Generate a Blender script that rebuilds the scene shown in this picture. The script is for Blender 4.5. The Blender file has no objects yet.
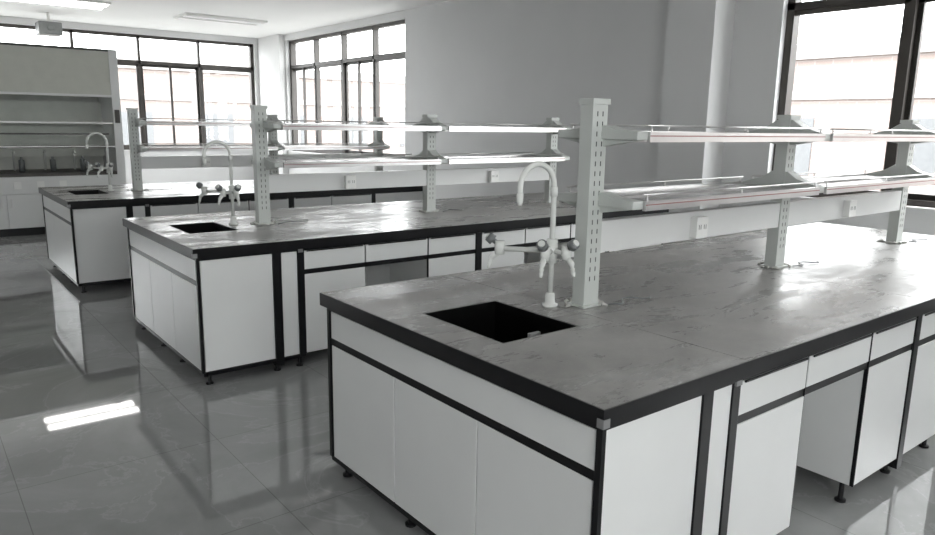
import bpy, bmesh, math, random
from mathutils import Vector, Matrix

S = bpy.context.scene
S.view_settings.view_transform = 'Standard'
COL = S.collection

# ------------------------------------------------------------------ materials
def new_mat(name):
    m = bpy.data.materials.new(name); m.use_nodes = True
    nt = m.node_tree
    return m, nt, nt.nodes['Principled BSDF']

def pmat(name, col, rough=0.5, metal=0.0, noise=0.0, nscale=8.0, bump=0.0, spec=.5):
    m, nt, b = new_mat(name)
    b.inputs['Roughness'].default_value = rough
    b.inputs['Metallic'].default_value = metal
    b.inputs['Specular IOR Level'].default_value = spec
    tc = nt.nodes.new('ShaderNodeTexCoord')
    n = nt.nodes.new('ShaderNodeTexNoise'); n.inputs['Scale'].default_value = nscale
    n.inputs['Detail'].default_value = 6
    nt.links.new(tc.outputs['Object'], n.inputs['Vector'])
    r = nt.nodes.new('ShaderNodeValToRGB')
    r.color_ramp.elements[0].position = .3; r.color_ramp.elements[1].position = .7
    r.color_ramp.elements[0].color = (*[c*(1-noise) for c in col], 1)
    r.color_ramp.elements[1].color = (*[min(1, c*(1+noise*.5)) for c in col], 1)
    nt.links.new(n.outputs['Fac'], r.inputs['Fac'])
    nt.links.new(r.outputs['Color'], b.inputs['Base Color'])
    if bump:
        bp = nt.nodes.new('ShaderNodeBump'); bp.inputs['Strength'].default_value = bump
        bp.inputs['Distance'].default_value = .005
        nt.links.new(n.outputs['Fac'], bp.inputs['Height'])
        nt.links.new(bp.outputs['Normal'], b.inputs['Normal'])
    return m

M_WALL = pmat('wall_paint', (.69, .69, .69), .8, noise=.03, nscale=1.5)
M_CEIL = pmat('ceiling_paint', (.92, .92, .915), .85, noise=.02, nscale=1)
M_PANEL = pmat('white_laminate', (.69, .695, .685), .32, noise=.03, nscale=3)
M_BLACK = pmat('black_edge', (.006, .006, .007), .35, noise=.3, nscale=20, spec=.3)
M_RACK = pmat('rack_powdercoat', (.52, .54, .515), .4, noise=.04, nscale=6)
M_RACKD = pmat('rack_slot_dark', (.06, .065, .06), .6, noise=.1)
M_ALU = pmat('aluminium', (.66, .65, .645), .28, metal=.85, noise=.05, nscale=12)
M_KEY = pmat('corner_key_grey', (.24, .24, .24), .45, metal=.3, noise=.05, nscale=12)
M_SHELF = pmat('shelf_plate', (.56, .545, .54), .2, noise=.12, nscale=9)
M_FRAME = pmat('window_frame_dark', (.060, .053, .048), .45, noise=.1)
M_SINK = pmat('sink_black_pp', (.004, .004, .004), .3, noise=.3, nscale=15, spec=.25)
M_TAP = pmat('tap_white_epoxy', (.72, .73, .70), .22, noise=.03)
M_KNOB = pmat('tap_knob_grey', (.16, .17, .17), .4, noise=.1)
M_HOODG = pmat('hood_greygreen', (.52, .525, .47), .45, noise=.05)
M_HOODI = pmat('hood_liner', (.62, .63, .58), .4, noise=.08)
M_RED = pmat('shelf_pink_strip', (.32, .14, .13), .5, noise=.1)
M_SOCK = pmat('socket_plastic', (.80, .80, .78), .35, noise=.02)
M_SEAL = pmat('sealant_white', (.58, .57, .54), .6, noise=.3, nscale=40, bump=.5)

def glass_mat():
    m = bpy.data.materials.new('window_glass'); m.use_nodes = True
    nt = m.node_tree; nt.nodes.clear()
    o = nt.nodes.new('ShaderNodeOutputMaterial')
    t = nt.nodes.new('ShaderNodeBsdfTransparent'); t.inputs[0].default_value = (.97, .98, .975, 1)
    g = nt.nodes.new('ShaderNodeBsdfGlossy'); g.inputs['Roughness'].default_value = .03
    mx = nt.nodes.new('ShaderNodeMixShader'); mx.inputs[0].default_value = .04
    nt.links.new(t.outputs[0], mx.inputs[1])
    nt.links.new(g.outputs[0], mx.inputs[2]); nt.links.new(mx.outputs[0], o.inputs[0])
    return m
M_GLASS = glass_mat()

def emis(name, col, s):
    m, nt, b = new_mat(name)
    b.inputs['Base Color'].default_value = (*col, 1)
    b.inputs['Emission Color'].default_value = (*col, 1)
    b.inputs['Emission Strength'].default_value = s
    return m
M_LAMP = emis('lamp_tube_lit', (1, .99, .96), 12.0)
M_LAMPOFF = pmat('lamp_diffuser', (.95, .95, .95), .4, noise=.01)

def counter_mat():
    m, nt, b = new_mat('dusty_resin_top')
    tc = nt.nodes.new('ShaderNodeTexCoord')
    def noise(sc, det, dist, rough=.6, scale=None, rot=0):
        n = nt.nodes.new('ShaderNodeTexNoise'); n.inputs['Scale'].default_value = sc
        n.inputs['Detail'].default_value = det; n.inputs['Distortion'].default_value = dist
        n.inputs['Roughness'].default_value = rough
        if scale:
            mp = nt.nodes.new('ShaderNodeMapping'); mp.inputs['Scale'].default_value = scale
            mp.inputs['Rotation'].default_value = (0, 0, rot)
            nt.links.new(tc.outputs['Object'], mp.inputs['Vector']); nt.links.new(mp.outputs[0], n.inputs['Vector'])
        else: nt.links.new(tc.outputs['Object'], n.inputs['Vector'])
        return n
    def ramp(src, p0, p1, c0=(0, 0, 0, 1), c1=(1, 1, 1, 1)):
        r = nt.nodes.new('ShaderNodeValToRGB'); e = r.color_ramp.elements
        e[0].position = p0; e[0].color = c0; e[1].position = p1; e[1].color = c1
        nt.links.new(src, r.inputs['Fac']); return r
    def mixc(fac, k, A, Bc):
        mx = nt.nodes.new('ShaderNodeMix'); mx.data_type = 'RGBA'
        mm = nt.nodes.new('ShaderNodeMath'); mm.operation = 'MULTIPLY'; mm.inputs[1].default_value = k
        nt.links.new(fac, mm.inputs[0]); nt.links.new(mm.outputs[0], mx.inputs['Factor'])
        nt.links.new(A, mx.inputs['A']); mx.inputs['B'].default_value = Bc
        return mx.outputs['Result']
    n1 = noise(1.8, 9, .3, .65); n2 = noise(7, 12, .2, .82); n3 = noise(1.5, 10, .3, .75, (1, 3.0, 1), .6); n5 = noise(90, 3, 0)
    r1 = ramp(n1.outputs['Fac'], .32, .68, (.175, .170, .162, 1), (.335, .327, .315, 1))
    c = mixc(ramp(n2.outputs['Fac'], .46, .70).outputs['Color'], .50, r1.outputs['Color'], (.44, .43, .415, 1))
    c = mixc(ramp(n3.outputs['Fac'], .50, .66).outputs['Color'], .40, c, (.47, .46, .445, 1))
    c = mixc(ramp(n5.outputs['Fac'], .62, .72).outputs['Color'], .35, c, (.52, .51, .49, 1))
    nt.links.new(c, b.inputs['Base Color'])
    rr = nt.nodes.new('ShaderNodeMapRange')
    rr.inputs['From Min'].default_value = .4; rr.inputs['From Max'].default_value = .6
    rr.inputs['To Min'].default_value = .18; rr.inputs['To Max'].default_value = .46
    nt.links.new(n3.outputs['Fac'], rr.inputs['Value']); nt.links.new(rr.outputs[0], b.inputs['Roughness'])
    bp = nt.nodes.new('ShaderNodeBump'); bp.inputs['Strength'].default_value = .12; bp.inputs['Distance'].default_value = .008
    nt.links.new(n2.outputs['Fac'], bp.inputs['Height']); nt.links.new(bp.outputs['Normal'], b.inputs['Normal'])
    return m
M_TOP = counter_mat()

def floor_mat():
    m, nt, b = new_mat('polished_marble_tile')
    tc = nt.nodes.new('ShaderNodeTexCoord')
    br = nt.nodes.new('ShaderNodeTexBrick')
    br.offset = 0; br.squash = 1
    br.inputs['Scale'].default_value = 1; br.inputs['Brick Width'].default_value = .8
    br.inputs['Row Height'].default_value = .8; br.inputs['Mortar Size'].default_value = .0018
    br.inputs['Mortar Smooth'].default_value = .1
    br.inputs['Color1'].default_value = (.93, .93, .93, 1); br.inputs['Color2'].default_value = (1, 1, 1, 1)
    br.inputs['Mortar'].default_value = (.6, .6, .6, 1)
    mp = nt.nodes.new('ShaderNodeMapping'); mp.inputs['Location'].default_value = (.25, .3, 0)
    nt.links.new(tc.outputs['Object'], mp.inputs['Vector']); nt.links.new(mp.outputs[0], br.inputs['Vector'])
    n = nt.nodes.new('ShaderNodeTexNoise'); n.inputs['Scale'].default_value = 1.3
    n.inputs['Detail'].default_value = 10; n.inputs['Distortion'].default_value = .7
    n.inputs['Roughness'].default_value = .62
    nt.links.new(tc.outputs['Object'], n.inputs['Vector'])
    r = nt.nodes.new('ShaderNodeValToRGB'); e = r.color_ramp.elements
    e[0].position = .3; e[0].color = (.25, .252, .25, 1)
    e[1].position = .7; e[1].color = (.36, .362, .36, 1)
    q = e.new(.497); q.color = (.295, .297, .295, 1)
    q = e.new(.507); q.color = (.355, .357, .355, 1)
    q = e.new(.52); q.color = (.305, .307, .305, 1)
    nt.links.new(n.outputs['Fac'], r.inputs['Fac'])
    mx = nt.nodes.new('ShaderNodeMix'); mx.data_type = 'RGBA'; mx.blend_type = 'MULTIPLY'
    mx.inputs['Factor'].default_value = 1
    nt.links.new(r.outputs['Color'], mx.inputs['A']); nt.links.new(br.outputs['Color'], mx.inputs['B'])
    nt.links.new(mx.outputs['Result'], b.inputs['Base Color'])
    b.inputs['Roughness'].default_value = .03
    b.inputs['IOR'].default_value = 1.85
    return m
M_FLOOR = floor_mat()

def brick_mat():
    m, nt, b = new_mat('facade_brick')
    tc = nt.nodes.new('ShaderNodeTexCoord')
    br = nt.nodes.new('ShaderNodeTexBrick')
    br.inputs['Scale'].default_value = 1; br.inputs['Brick Width'].default_value = .5
    br.inputs['Row Height'].default_value = .16; br.inputs['Mortar Size'].default_value = .015
    br.inputs['Color1'].default_value = (.215, .175, .16, 1); br.inputs['Color2'].default_value = (.24, .195, .18, 1)
    br.inputs['Mortar'].default_value = (.27, .24, .23, 1)
    sx = nt.nodes.new('ShaderNodeSeparateXYZ'); cx = nt.nodes.new('ShaderNodeCombineXYZ')
    ad = nt.nodes.new('ShaderNodeMath'); ad.operation = 'ADD'
    nt.links.new(tc.outputs['Object'], sx.inputs[0])
    nt.links.new(sx.outputs[0], ad.inputs[0]); nt.links.new(sx.outputs[1], ad.inputs[1])
    nt.links.new(ad.outputs[0], cx.inputs[0]); nt.links.new(sx.outputs[2], cx.inputs[1])
    nt.links.new(cx.outputs[0], br.inputs['Vector'])
    nt.links.new(br.outputs['Color'], b.inputs['Base Color'])
    b.inputs['Roughness'].default_value = .9
    return m
M_BRICK = brick_mat()
M_FAC2 = pmat('facade_stucco', (.33, .32, .31), .9, noise=.1, nscale=1)
M_GROUND = pmat('outdoor_ground', (.25, .25, .24), .9, noise=.2, nscale=.5)
M_EXTWIN = pmat('facade_window_pane', (.12, .125, .13), .4, noise=.1)

# ------------------------------------------------------------------ mesh builder
class MB:
    def __init__(s, name, mats, parent=None):
        s.bm = bmesh.new(); s.name = name; s.mats = mats; s.parent = parent
    def box(s, x0, x1, y0, y1, z0, z1, mi=0):
        if x0 > x1: x0, x1 = x1, x0
        if y0 > y1: y0, y1 = y1, y0
        v = [s.bm.verts.new(p) for p in [(x0,y0,z0),(x1,y0,z0),(x1,y1,z0),(x0,y1,z0),(x0,y0,z1),(x1,y0,z1),(x1,y1,z1),(x0,y1,z1)]]
        for f in [(0,3,2,1),(4,5,6,7),(0,1,5,4),(1,2,6,5),(2,3,7,6),(3,0,4,7)]:
            fc = s.bm.faces.new([v[i] for i in f]); fc.material_index = mi
    def prism_yz(s, pts, x0, x1, mi=0):
        a = [s.bm.verts.new((x0, y, z)) for y, z in pts]; b = [s.bm.verts.new((x1, y, z)) for y, z in pts]
        n = len(pts)
        fs = [s.bm.faces.new(a[::-1]), s.bm.faces.new(b)]
        for i in range(n): fs.append(s.bm.faces.new([a[i], a[(i+1) % n], b[(i+1) % n], b[i]]))
        for f in fs: f.material_index = mi
    def tube(s, pts, r, mi=0, seg=14, caps=True):
        pts = [Vector(p) for p in pts]
        rs = r if isinstance(r, (list, tuple)) else [r]*len(pts)
        rings = []; prev = None
        for i, p in enumerate(pts):
            if i == 0: t = pts[1]-pts[0]
            elif i == len(pts)-1: t = pts[-1]-pts[-2]
            else: t = (pts[i+1]-pts[i]).normalized()+(pts[i]-pts[i-1]).normalized()
            t.normalize()
            if prev is None:
                u = t.orthogonal().normalized()
            else:
                u = (prev - t*prev.dot(t)).normalized()
            prev = u; w = t.cross(u)
            rings.append([s.bm.verts.new(p+(u*math.cos(2*math.pi*k/seg)+w*math.sin(2*math.pi*k/seg))*rs[i]) for k in range(seg)])
        for i in range(len(rings)-1):
            for k in range(seg):
                f = s.bm.faces.new([rings[i][k], rings[i][(k+1) % seg], rings[i+1][(k+1) % seg], rings[i+1][k]])
                f.material_index = mi; f.smooth = True
        if caps:
            f = s.bm.faces.new(rings[0][::-1]); f.material_index = mi
            f = s.bm.faces.new(rings[-1]); f.material_index = mi
    def done(s, bevel=0.0):
        me = bpy.data.meshes.new(s.name)
        bmesh.ops.recalc_face_normals(s.bm, faces=s.bm.faces)
        s.bm.to_mesh(me); s.bm.free()
        for m in s.mats: me.materials.append(m)
        o = bpy.data.objects.new(s.name, me); COL.objects.link(o)
        if s.parent: o.parent = s.parent
        if bevel:
            b = o.modifiers.new('bevel', 'BEVEL'); b.width = bevel; b.segments = 2; b.limit_method = 'ANGLE'
            b.angle_limit = math.radians(50)
        return o

def empty(name, loc):
    e = bpy.data.objects.new(name, None); e.location = loc; COL.objects.link(e); e.empty_display_size = .1
    return e

# ------------------------------------------------------------------ room
CX, CY, CZ = -1.29, -1.088, 1.465
XR, YF, ZC = 4.71, 13.2, 3.07
XL, YN = -3.6, -3.2
T = .24

b = MB('floor', [M_FLOOR]); b.box(XL-T, XR+T, YN-T, YF+T, -.12, 0); b.done()
b = MB('ceiling', [M_CEIL]); b.box(XL-T, XR+T, YN-T, YF+T, ZC, ZC+.15); b.done()
b = MB('wall_left', [M_WALL]); b.box(XL-T, XL, YN-T, YF+T, 0, ZC); b.done()

SILL, WTOP, TRANS = .89, 2.96, 2.48
def wall_openings(name, axis, c0, c1, lo, hi, ops):
    b = MB(name, [M_WALL])
    def bx(a0, a1, z0, z1):
        if a1-a0 < 1e-4: return
        if axis == 'x': b.box(c0, c1, a0, a1, z0, z1)
        else: b.box(a0, a1, c0, c1, z0, z1)
    cur = lo
    for (a0, a1) in ops:
        bx(cur, a0, 0, ZC); bx(a0, a1, 0, SILL); bx(a0, a1, WTOP, ZC); cur = a1
    bx(cur, hi, 0, ZC)
    return b.done()
RW = [(-2.6, 2.29), (8.07, 12.15)]
FW = [(-3.0, 4.52)]
FILL_NW = [(-2.8, -.2)]  # unseen near-wall opening, added and sized to light the camera-facing fronts
wall_openings('wall_right', 'x', XR, XR+T, YN, YF, RW)
wall_openings('wall_back', 'y', YF, YF+T, XL, XR+T, FW)
wall_openings('wall_near', 'y', YN-T, YN, XL, XR+T, FILL_NW)
b = MB('trim_column', [M_WALL]); b.box(XR-.3, XR, 2.74, 3.24, 0, ZC); b.done()
b = MB('trim_corner_column', [M_WALL]); b.box(XR-.12, XR, 12.2, YF, 0, ZC); b.done()

wn = [0]
def window(axis, c, a0, a1, pitch, inward):
    wn[0] += 1
    b = MB('window_%d' % wn[0], [M_FRAME, M_GLASS])
    d = .05
    def bx(p0, p1, z0, z1, dd=d, off=0, mi=0):
        if axis == 'x': b.box(c-dd+off, c+dd+off, p0, p1, z0, z1, mi)
        else: b.box(p0, p1, c-dd+off, c+dd+off, z0, z1, mi)
    fw = .065
    bx(a0, a1, SILL, SILL+fw); bx(a0, a1, WTOP-.05, WTOP); bx(a0, a0+fw, SILL, WTOP); bx(a1-fw, a1, SILL, WTOP)
    bx(a0, a1, TRANS-.03, TRANS+.03)
    n = max(2, round((a1-a0)/pitch)); w = (a1-a0)/n
    for i in range(1, n): bx(a0+i*w-.022, a0+i*w+.022, SILL, WTOP)
    for i in range(n):
        s0 = a0+i*w+.022; s1 = a0+(i+1)*w-.022
        st = .04
        dd = .02; o = (.02 if i % 2 else -.02)
        bx(s0, s0+st, SILL+fw, TRANS-.03, dd, o); bx(s1-st, s1, SILL+fw, TRANS-.03, dd, o)
        bx(s0, s1, SILL+fw, SILL+fw+.045, dd, o); bx(s0, s1, TRANS-.07, TRANS-.03, dd, o)
        if i % 2: bx((s0+s1)/2-.02, (s0+s1)/2+.02, SILL+fw, TRANS-.03, dd, -.01)
    if axis == 'x': P4 = [(c, a0+.02), (c, a1-.02)]
    else: P4 = [(a0+.02, c), (a1-.02, c)]
    vs = [b.bm.verts.new((P4[0][0], P4[0][1], SILL+.03)), b.bm.verts.new((P4[1][0], P4[1][1], SILL+.03)),
          b.bm.verts.new((P4[1][0], P4[1][1], WTOP-.03)), b.bm.verts.new((P4[0][0], P4[0][1], WTOP-.03))]
    fc = b.bm.faces.new(vs); fc.material_index = 1
    b.done()
    L = bpy.data.lights.new('sky_portal_%d' % wn[0], 'AREA'); L.shape = 'RECTANGLE'
    L.size = a1-a0; L.size_y = WTOP-SILL; L.cycles.is_portal = True
    o = bpy.data.objects.new('sky_portal_%d' % wn[0], L); COL.objects.link(o)
    mid = (a0+a1)/2; zz = (SILL+WTOP)/2
    inv = Vector(inward)
    pos = Vector((c, mid, zz)) if axis == 'x' else Vector((mid, c, zz))
    o.location = pos - inv*.12
    o.rotation_euler = inv.to_track_quat('-Z', 'Z').to_euler()
for r in RW: window('x', XR+.12, r[0], r[1], 1.03, (-1, 0, 0))
window('y', YF+.12, FW[0][0], FW[0][1], 1.075, (0, -1, 0))
window('y', YN-.12, FILL_NW[0][0], FILL_NW[0][1], 1.1, (0, 1, 0))  # added out-of-view window, lets sky fill in from behind the camera
k = 0
for r in RW:
    k += 1
    b = MB('trim_%d' % k, [M_WALL]); b.box(XR-.03, XR+.069, r[0], r[1], SILL, SILL+.02); b.done()
b = MB('trim_3', [M_WALL]); b.box(FW[0][0], FW[0][1], YF-.03, YF+.069, SILL, SILL+.02); b.done()
b = MB('baseboard_right', [M_FRAME]); b.box(XR-.012, XR, YN, 2.74, 0, .1); b.box(XR-.012, XR, 3.24, 12.2, 0, .1); b.done()
b = MB('baseboard_back', [M_FRAME]); b.box(XL, XR-.12, YF-.012, YF, 0, .1); b.done()

# ------------------------------------------------------------------ benches
H = .79; W = 1.5
def bench(x0, y0, L, sinkx=(.15, .5), sinky=(.55, 1.0)):
    P = empty('lab_island_bench', (x0, y0, 0))
    b = MB('countertop', [M_TOP, M_BLACK], P)
    sx0, sx1 = sinkx; sy0, sy1 = sinky
    zt = H; zb = H-.028
    js = [j for j in (.64, 1.98, 3.2) if j < L-.3]
    g = .0016
    b.box(0, sx0, 0, W, zb, zt); b.box(sx0, sx1, 0, sy0, zb, zt); b.box(sx0, sx1, sy1, W, zb, zt)
    b.box(sx1, js[0]-g, 0, W, zb, zt)
    for i, j in enumerate(js):
        nx = js[i+1]-g if i+1 < len(js) else L
        b.box(j+g, nx, 0, W, zb, zt)
        b.box(j-.02, j+.02, .06, W-.06, zb-.02, zb-.001, 1)
    b.done()
    b = MB('countertop_edge', [M_BLACK], P)
    e = .004
    b.box(-e, L+e, -e, 0, H-.052, H-.001); b.box(-e, L+e, W, W+e, H-.052, H-.001)
    b.box(-e, 0, 0, W, H-.052, H-.001); b.box(L, L+e, 0, W, H-.052, H-.001)
    i = .018
    b.box(i, L-i, i, i+.03, H-.07, zb); b.box(i, L-i, W-i-.03, W-i, H-.07, zb)
    b.box(i, i+.03, i+.03, W-i-.03, H-.07, zb); b.box(L-i-.03, L-i, i+.03, W-i-.03, H-.07, zb)
    b.done()
    b = MB('sink_basin', [M_SINK, M_ALU], P)
    t = .012; zd = H-.27
    b.box(sx0-t, sx0, sy0-t, sy1+t, zd, zb-.001); b.box(sx1, sx1+t, sy0-t, sy1+t, zd, zb-.001)
    b.box(sx0, sx1, sy0-t, sy0, zd, zb-.001); b.box(sx0, sx1, sy1, sy1+t, zd, zb-.001)
    b.box(sx0-t, sx1+t, sy0-t, sy1+t, zd-t, zd)
    b.tube([((sx0+sx1)/2, (sy0+sy1)/2, zd), ((sx0+sx1)/2, (sy0+sy1)/2, zd+.006)], .03, 0)
    r = .008; zq = H-.001
    b.box(sx0, sx0+r, sy0, sy1, zb-.02, zq); b.box(sx1-r, sx1, sy0, sy1, zb-.02, zq)
    b.box(sx0+r, sx1-r, sy0, sy0+r, zb-.02, zq); b.box(sx0+r, sx1-r, sy1-r, sy1, zb-.02, zq)
    b.done()
    zl = .085; ztop = H-.066
    zd1, zd0 = H-.074, H-.185
    zk = H-.215
    c = MB('cabinet_panels', [M_PANEL, M_BLACK], P)
    f = MB('frame_black', [M_BLACK], P)
    xf = .022
    c.box(.034, .045, .036, W-.036, zl, ztop, 0)
    c.box(xf, .034, .04, W-.04, zd0, zd1, 0)
    f.box(.024, .036, .034, W-.034, zk, zd0)
    n = 3; w = (W-.08)/n
    for i in range(n):
        c.box(xf, .0315, .04+i*w+.003, .04+(i+1)*w-.003, zl+.004, zk, 0)
    f.box(.030, .0338, .034, W-.034, zl, zk-.001)
    c.box(L-.045, L-.03, .036, W-.036, zl, ztop, 0)
    for sgn in (0, 1):
        def Y(v): return v if sgn == 0 else W-v
        y1 = .022
        def pan(a0, a1, z0, z1): c.box(a0, a1, Y(y1), Y(y1+.013), z0, z1, 0)
        def blk(a0, a1, z0, z1, ya=.016, yb=.06): f.box(a0, a1, Y(ya), Y(yb), z0, z1)
        blk(.016, .033, zl, ztop+.001, .016, .0355)
        pan(.038, .447, zl+.004, ztop-.006)
        blk(.45, .50, .04, ztop+.001, .0175, .07)
        pan(.503, .60, zl+.004, ztop-.006)
        blk(.602, .64, zl-.01, ztop+.001, .0175, .06)
        blk(.036, .45, zl-.02, zl); blk(.50, .602, zl-.02, zl)
        def module(a0, a1, door=True):
            pan(a0+.006, a1-.003, zd0, zd1)
            f.box(a0, a1, Y(.026), Y(.0355), zk, zd0)
            f.box(a0+.02, a1-.02, Y(.012), Y(.0175), zd1-.004, zd1+.003)
            if door:
                pan(a0+.006, a1-.003, zl+.004, zk)
                c.box(a0+.002, a0+.016, Y(.036), Y(.58), zl, ztop, 0)
                c.box(a1-.016, a1-.002, Y(.036), Y(.58), zl, ztop, 0)
                c.box(a0+.016, a1-.016, Y(.04), Y(.566), zl, zl+.016, 0)
                c.box(a0+.016, a1-.016, Y(.566), Y(.58), zl, ztop, 0)
                f.box(a0, a0+.006, Y(.02), Y(.0355), zl, ztop)
                f.box(a1-.003, a1, Y(.022), Y(.0355), zl, ztop)
            else:
                c.box(a0, a1, Y(.036), Y(.5), zd0, zd0+.012, 0)
                c.box(a0, a1, Y(.5), Y(.514), .2, ztop, 0)
        module(.64, 1.06); module(1.06, 1.54, False); module(1.54, 1.95)
        blk(1.952, 2.0, .04, ztop+.001, .0175, .07)
        x = 2.0
        widths = [.42, .48, .42] if L > 3.9 else [.42, .48]
        kinds = [True, False, True]
        for wdt, kd in zip(widths, kinds):
            module(x, x+wdt, kd); x += wdt
        blk(x+.001, x+.045, .04, ztop+.001, .0175, .07)
        pan(x+.048, L-.036, zl+.004, ztop-.006)
        blk(L-.030, L-.016, zl, ztop+.001, .016, .0355)
        f.box(.45, L-.05, Y(.62), Y(.66), zl-.02, zl+.03)
        for fx in (.07, .475, .62, 1.04, 1.56, 1.976, 2.4, x+.02, L-.06):
            for yy in (.07, .55):
                f.tube([(fx, Y(yy), 0), (fx, Y(yy), .01), (fx, Y(yy), .011), (fx, Y(yy), zl)], [.022, .022, .010, .010])
    f.box(.024, .05, .016, W-.016, zl-.02, zl)
    c.box(.45, L-.05, W/2-.008, W/2+.008, zl, ztop, 0)
    c.box(.05, .60, .04, W-.04, zl, zl+.016, 0)
    k = MB('corner_key', [M_KEY], P)
    k.box(-.006, .018, -.006, -.0045, H-.05, H-.026); k.box(-.0065, -.0045, -.004, .016, H-.05, H-.026)
    k.box(.605, .635, .010, .0173, ztop-.012, ztop+.008)
    k.done()
    c.done(.0015); f.done(.001)
    return P

def rack(x0, y0, posts, seed=0):
    P = empty('reagent_shelf_rack', (x0, y0, H))
    yc = .75
    px, py = .040, .030
    zs = (.405, .65)
    b = MB('posts', [M_RACK, M_RACKD], P)
    for i, x in enumerate(posts):
        hp = .775 if i == 0 else .745
        b.box(x-px, x+px, yc-py, yc+py, .006, hp-.02)
        b.box(x-px-.006, x+px+.006, yc-py-.006, yc+py+.006, hp-.02, hp)
        b.box(x-px-.015, x+px+.015, yc-py-.015, yc+py+.015, .0006, .0085)
        z = .1
        while z < hp-.06:
            for sg in (-1, 1):
                for dx in (-.014, .014):
                    b.box(x+dx-.0025, x+dx+.0025, yc+sg*py, yc+sg*(py+.001), z, z+.018, 1)
            z += .036
    b.done(.002)
    b = MB('brackets', [M_RACK], P)
    for i, x in enumerate(posts):
        if i == 0: xa, xb, hh, tw = x+.012, x+.07, .030, .05
        else: xa, xb, hh, tw = x-.035, x+.035, .072, .040
        for z in zs:
            b.prism_yz([(yc-.195, z-.02), (yc+.195, z-.02), (yc+.195, z+.010), (yc+tw+.05, z+hh*.55), (yc+tw, z+hh), (yc-tw, z+hh), (yc-tw-.05, z+hh*.55), (yc-.195, z+.010)], xa, xb)
            b.prism_yz([(yc-.19, z-.02), (yc-.04, z-.045), (yc+.04, z-.045), (yc+.19, z-.02)], xa+.01, xb-.01)
    b.done(.003)
    b = MB('shelves', [M_SHELF, M_ALU, M_RED], P)
    for z in zs:
        for i in range(len(posts)-1):
            a0 = posts[i]+(.071 if i == 0 else .037); a1 = posts[i+1]-.037
            for s in (-1, 1):
                ya = yc+s*.035; yb = yc+s*.19
                b.box(a0, a1, ya, yb, z-.018, z)
                b.box(a0, a1, yb, yc+s*.205, z-.026, z+.010, 1)
                b.box(a0, a1, yc+s*.205, yc+s*.2062, z-.006, z-.002, 2)
                b.box(a0, a1, ya, yc+s*.05, z-.03, z-.018, 1)
                b.tube([(a0, yc+s*.19, z+.032), (a1, yc+s*.19, z+.032)], .0035, 1, 8)
                for xx in (a0+.02, (a0+a1)/2, a1-.02):
                    b.tube([(xx, yc+s*.197, z+.0), (xx, yc+s*.19, z+.032)], .0035, 1, 6)
    b.done()
    b = MB('service_duct', [M_PANEL], P)
    for i in range(len(posts)-1):
        b.box(posts[i]+.041, posts[i+1]-.041, yc-.025, yc+.025, .205, .325)
    b.done(.002)
    b = MB('power_sockets', [M_SOCK, M_RACKD], P)
    for i in range(len(posts)-1):
        x = posts[i] + (posts[i+1]-posts[i])*.47
        for s in (-1, 1):
            b.box(x-.04, x+.04, yc+s*.025, yc+s*.06, .215, .305)
            for dx in (-.018, .018):
                b.box(x+dx-.008, x+dx-.005, yc+s*.06, yc+s*.0615, .252, .272, 1)
                b.box(x+dx+.005, x+dx+.008, yc+s*.06, yc+s*.0615, .252, .272, 1)
    b.done(.003)
    rnd = random.Random(seed)
    b = MB('sealant_and_cable', [M_SEAL, M_KNOB], P)
    for x in posts:
        for j in range(12):
            a = rnd.uniform(0, 6.28); q = Vector((x+math.cos(a)*(.065+rnd.random()*.02), yc+math.sin(a)*(.055+rnd.random()*.02), 0))
            d = Vector((rnd.uniform(-.02, .02), rnd.uniform(-.02, .02), 0)) + Vector((.004, 0, 0))
            b.tube([q-d+Vector((0, 0, .0045)), q+Vector((0, 0, .008)), q+d+Vector((0, 0, .0035))], [.003, .007, .002], 0, 8)
        pts = []
        for j in range(14):
            pts.append((x+.07+j*.018, yc-.06-.03*math.sin(j*.7+seed), .005+.004*abs(math.sin(j*1.3))))
        b.tube(pts, .003, 1, 8)
    b.done()
    return P

def faucet(x, y):
    P = empty('laboratory_faucet', (x, y, H))
    b = MB('faucet_body', [M_TAP, M_KNOB], P)
    b.tube([(0, 0, .0006), (0, 0, .012), (0, 0, .014), (0, 0, .05), (0, 0, .055)], [.030, .030, .020, .018, .013], 0, 20)
    pts = [(0, 0, .05), (0, 0, .455)]
    R = .085
    for i in range(1, 13):
        a = math.pi*i/12
        pts.append((-R+R*math.cos(a), 0, .455+R*math.sin(a)))
    pts.append((-2*R, 0, .43))
    b.tube(pts, .0105, 0, 14)
    b.tube([(-2*R, 0, .44), (-2*R, 0, .41), (-2*R, 0, .395)], [.013, .012, .008], 0)
    b.tube([(0, 0, .17), (0, 0, .26)], .021, 0, 18)
    b.tube([(0, 0, .42), (0, 0, .455)], .014, 0, 14)
    for (dx, dy) in ((-.13, .15), (-.075, -.04), (.0, -.075)):
        v = Vector((dx, dy, 0)); d = v.normalized()
        b.tube([(0, 0, .215), v+Vector((0, 0, .215))], .010, 0)
        c = v+Vector((0, 0, .215))
        b.tube([c+Vector((0, 0, -.022)), c+Vector((0, 0, .03))], .019, 0, 16)
        q0 = c + Vector((0, 0, -.01)); q1 = c + d*.030+Vector((0, 0, -.035)); q2 = c+d*.042+Vector((0, 0, -.080))
        b.tube([q0, q1, q1.lerp(q2, .3), q1.lerp(q2, .32), q1.lerp(q2, .6), q1.lerp(q2, .62), q2], [.012, .011, .006, .010, .006, .009, .005], 0)
        k0 = c+d*.010+Vector((0, 0, .02)); k1 = c+d*.045+Vector((0, 0, .045))
        b.tube([k0, k0.lerp(k1, .4), k0.lerp(k1, .41), k1], [.010, .010, .021, .019], 1, 12)
        b.tube([k1, k1+(k1-k0)*.12], [.014, .012], 0, 12)
    b.done()
    return P

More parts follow.
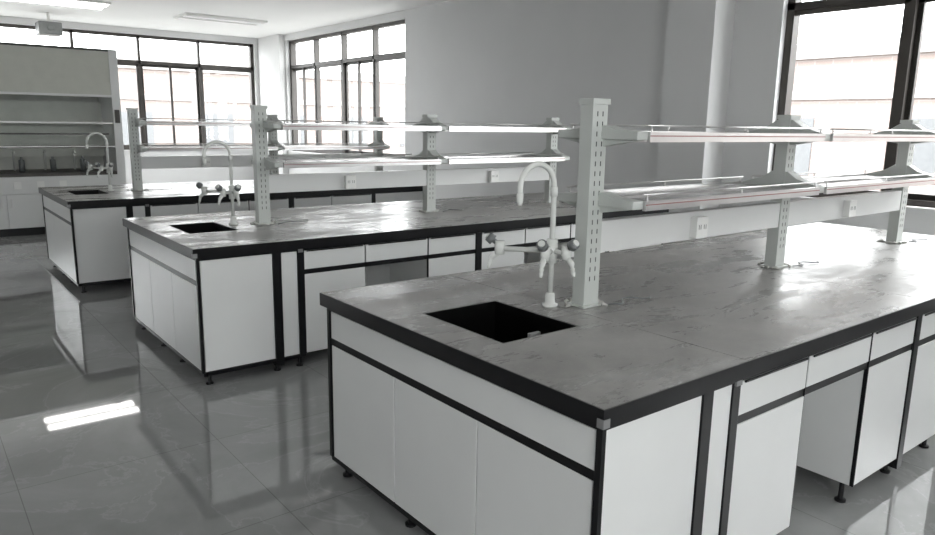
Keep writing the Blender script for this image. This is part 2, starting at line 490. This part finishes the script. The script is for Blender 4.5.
B = [(0, 0, 4.1, (.74, 2.12, 3.53), .61), (-.10, 2.78, 4.1, (.70, 2.06, 3.38), .52), (-.22, 5.6, 3.6, (.73, 2.12, 3.43), .50)]
for i, (x, y, L, ps, fx) in enumerate(B):
    bench(x, y, L, (.15, min(.5, fx-.06)))
    rack(x, y, ps, i)
    faucet(x+fx, y+.81)

# ------------------------------------------------------------------ fume hood
def hood(x0, y0, w):
    P = empty('fume_hood', (x0, y0, 0)); d = .85
    b = MB('hood_shell', [M_HOODG, M_PANEL, M_HOODI, M_FRAME], P)
    b.box(0, w, 0, d, 1.76, 2.31, 0)
    b.box(0, .09, 0, d, .78, 1.76, 1); b.box(w-.09, w, 0, d, .78, 1.76, 1)
    b.box(w-.10, w+.002, -.012, 0, .53, 2.33, 1); b.box(-.002, .10, -.012, 0, .53, 2.33, 1)
    b.box(0, w, 0, d, 2.31, 2.34, 3)
    b.box(.09, w-.09, d-.03, d, .78, 1.76, 2)
    b.box(.09, w-.09, d-.16, d-.145, .95, 1.35, 2); b.box(.09, w-.09, d-.16, d-.145, 1.38, 1.68, 2)
    b.box(0, w, 0, d, .74, .78, 3)
    b.box(.10, w-.10, -.012, .02, .53, .735, 1)
    b.box(.10, w-.10, -.03, .0, 1.735, 1.765, 1)
    b.done(.002)
    b = MB('sash', [M_GLASS, M_ALU, M_FRAME, M_RED], P)
    b.box(.10, w-.10, .03, .033, 1.12, 1.735, 0)
    b.box(.10, w-.10, .02, .045, 1.09, 1.12, 2); b.box(.10, w-.10, .0, .02, 1.10, 1.115, 1)
    b.box(.10, w-.10, .02, .04, 1.40, 1.415, 1)
    b.box(.10, w-.10, .3, .32, 1.25, 1.27, 2)
    b.done()
    b = MB('hood_base_cabinet', [M_PANEL, M_BLACK, M_ALU], P)
    b.box(0, w, .02, d, .10, .74, 0)
    b.box(.02, w-.02, .06, d-.03, 0, .10, 1)
    n = 4; ww = w/n
    for i in range(n):
        b.box(i*ww+.004, (i+1)*ww-.004, .0, .0195, .105, .52, 0)
        hx = (i+1)*ww-.05 if i % 2 == 0 else i*ww+.05
        b.box(hx-.006, hx+.006, -.018, 0, .36, .47, 2)
    b.done(.002)
    b = MB('hood_controls', [M_FRAME, M_SOCK], P)
    b.box(w-.08, w-.02, -.02, -.012, 1.41, 1.58, 0)
    for i in range(4): b.box(.3+i*.25, .38+i*.25, -.022, -.01, .59, .68, 1)
    b.done()
    b = MB('hood_internal_taps', [M_TAP, M_KNOB], P)
    for i in range(3):
        xx = w*.35+i*.35
        b.tube([(xx, .6, .781), (xx, .6, 1.0), (xx, .56, 1.03), (xx, .5, 1.0)], .012, 0)
        b.tube([(xx+.05, .3, .781), (xx+.05, .3, .93), (xx+.05, .3, .94), (xx+.05, .3, .97)], [.035, .035, .015, .015], 1)
    b.done()
hood(-.74, 9.37, 1.84)

# ------------------------------------------------------------------ ceiling items
def lamp(x, y, lit):
    b = MB('ceiling_light', [M_SOCK, M_LAMP if lit else M_LAMPOFF])
    b.box(x, x+1.3, y, y+.62, ZC-.03, ZC-.0005, 0)
    for k in (0, 1):
        b.box(x+.03, x+1.27, y+.06+k*.32, y+.22+k*.32, ZC-.045, ZC-.03, 1)
    b.done(.002)
lamp(.02, 10.4, True)
for (x, y) in ((2.4, 10.6), (2.4, 7.0), (.0, 7.0), (.0, 3.4), (2.4, 3.4), (0, 0), (2.4, 0)):
    lamp(x, y, False)
b = MB('ceiling_projector', [M_KNOB, M_SOCK])
b.tube([(.8, 12.2, ZC-.001), (.8, 12.2, ZC-.15)], .02, 1)
b.box(.64, .96, 12.05, 12.4, ZC-.34, ZC-.15, 0); b.tube([(.8, 12.05, ZC-.24), (.8, 12.02, ZC-.24)], .05, 0)
b.done(.01)

# ------------------------------------------------------------------ outside
b = MB('outdoor_ground', [M_GROUND]); b.box(-60, 80, -60, 90, -4.3, -4.2); b.done()
def building(x0, x1, y0, y1, h, mat):
    b = MB('neighbouring_building', [mat, M_FAC2, M_EXTWIN])
    b.box(x0, x1, y0, y1, -4.2, h, 0)
    for z in (-.9, 2.3):
        if z+.3 < h:
            b.box(x0-.1, x1+.1, y0-.1, y1+.1, z, z+.25, 1)
    b.box(x0-.15, x1+.15, y0-.15, y1+.15, h, h+.4, 1)
    y = y0+1.5
    while y < y1-2:
        for z in (-3, .2):
            b.box(x0-.03, x0, y, y+1.5, z, z+1.6, 2)
        y += 3.6
    x = x0+1.5
    while x < x1-2:
        for z in (-3, .2):
            b.box(x, x+1.5, y0-.03, y0, z, z+1.6, 2)
        x += 3.6
    b.done()
building(19, 31, -14, 14, 3.4, M_BRICK)
building(-6, 30, 33, 45, 3.6, M_BRICK)

# ------------------------------------------------------------------ world
w = bpy.data.worlds.new('overcast'); S.world = w; w.use_nodes = True
nt = w.node_tree; bg = nt.nodes['Background']
tc = nt.nodes.new('ShaderNodeTexCoord'); sp = nt.nodes.new('ShaderNodeSeparateXYZ')
r = nt.nodes.new('ShaderNodeValToRGB')
r.color_ramp.elements[0].position = 0; r.color_ramp.elements[0].color = (.84, .86, .87, 1)
r.color_ramp.elements[1].position = .7; r.color_ramp.elements[1].color = (.98, .99, 1, 1)
nt.links.new(tc.outputs['Generated'], sp.inputs[0]); nt.links.new(sp.outputs[2], r.inputs['Fac'])
nt.links.new(r.outputs['Color'], bg.inputs['Color'])
bg.inputs['Strength'].default_value = 11.5

# ------------------------------------------------------------------ camera
f = 720.0; pp = (467.5, 267.5)
a = Vector((1400-pp[0], -(140-pp[1]), -f)).normalized()
bb = Vector((-110-pp[0], -(115-pp[1]), -f)).normalized()
bb = (bb-a*bb.dot(a)).normalized(); up = a.cross(bb)
R3 = Matrix(((a.x, a.y, a.z), (bb.x, bb.y, bb.z), (up.x, up.y, up.z)))
cam = bpy.data.cameras.new('camera'); co = bpy.data.objects.new('camera', cam); COL.objects.link(co)
cam.sensor_width = 36; cam.lens = f/935*36; cam.clip_start = .05; cam.clip_end = 300
co.matrix_world = Matrix.Translation((CX, CY, CZ)) @ R3.to_4x4()
S.camera = co
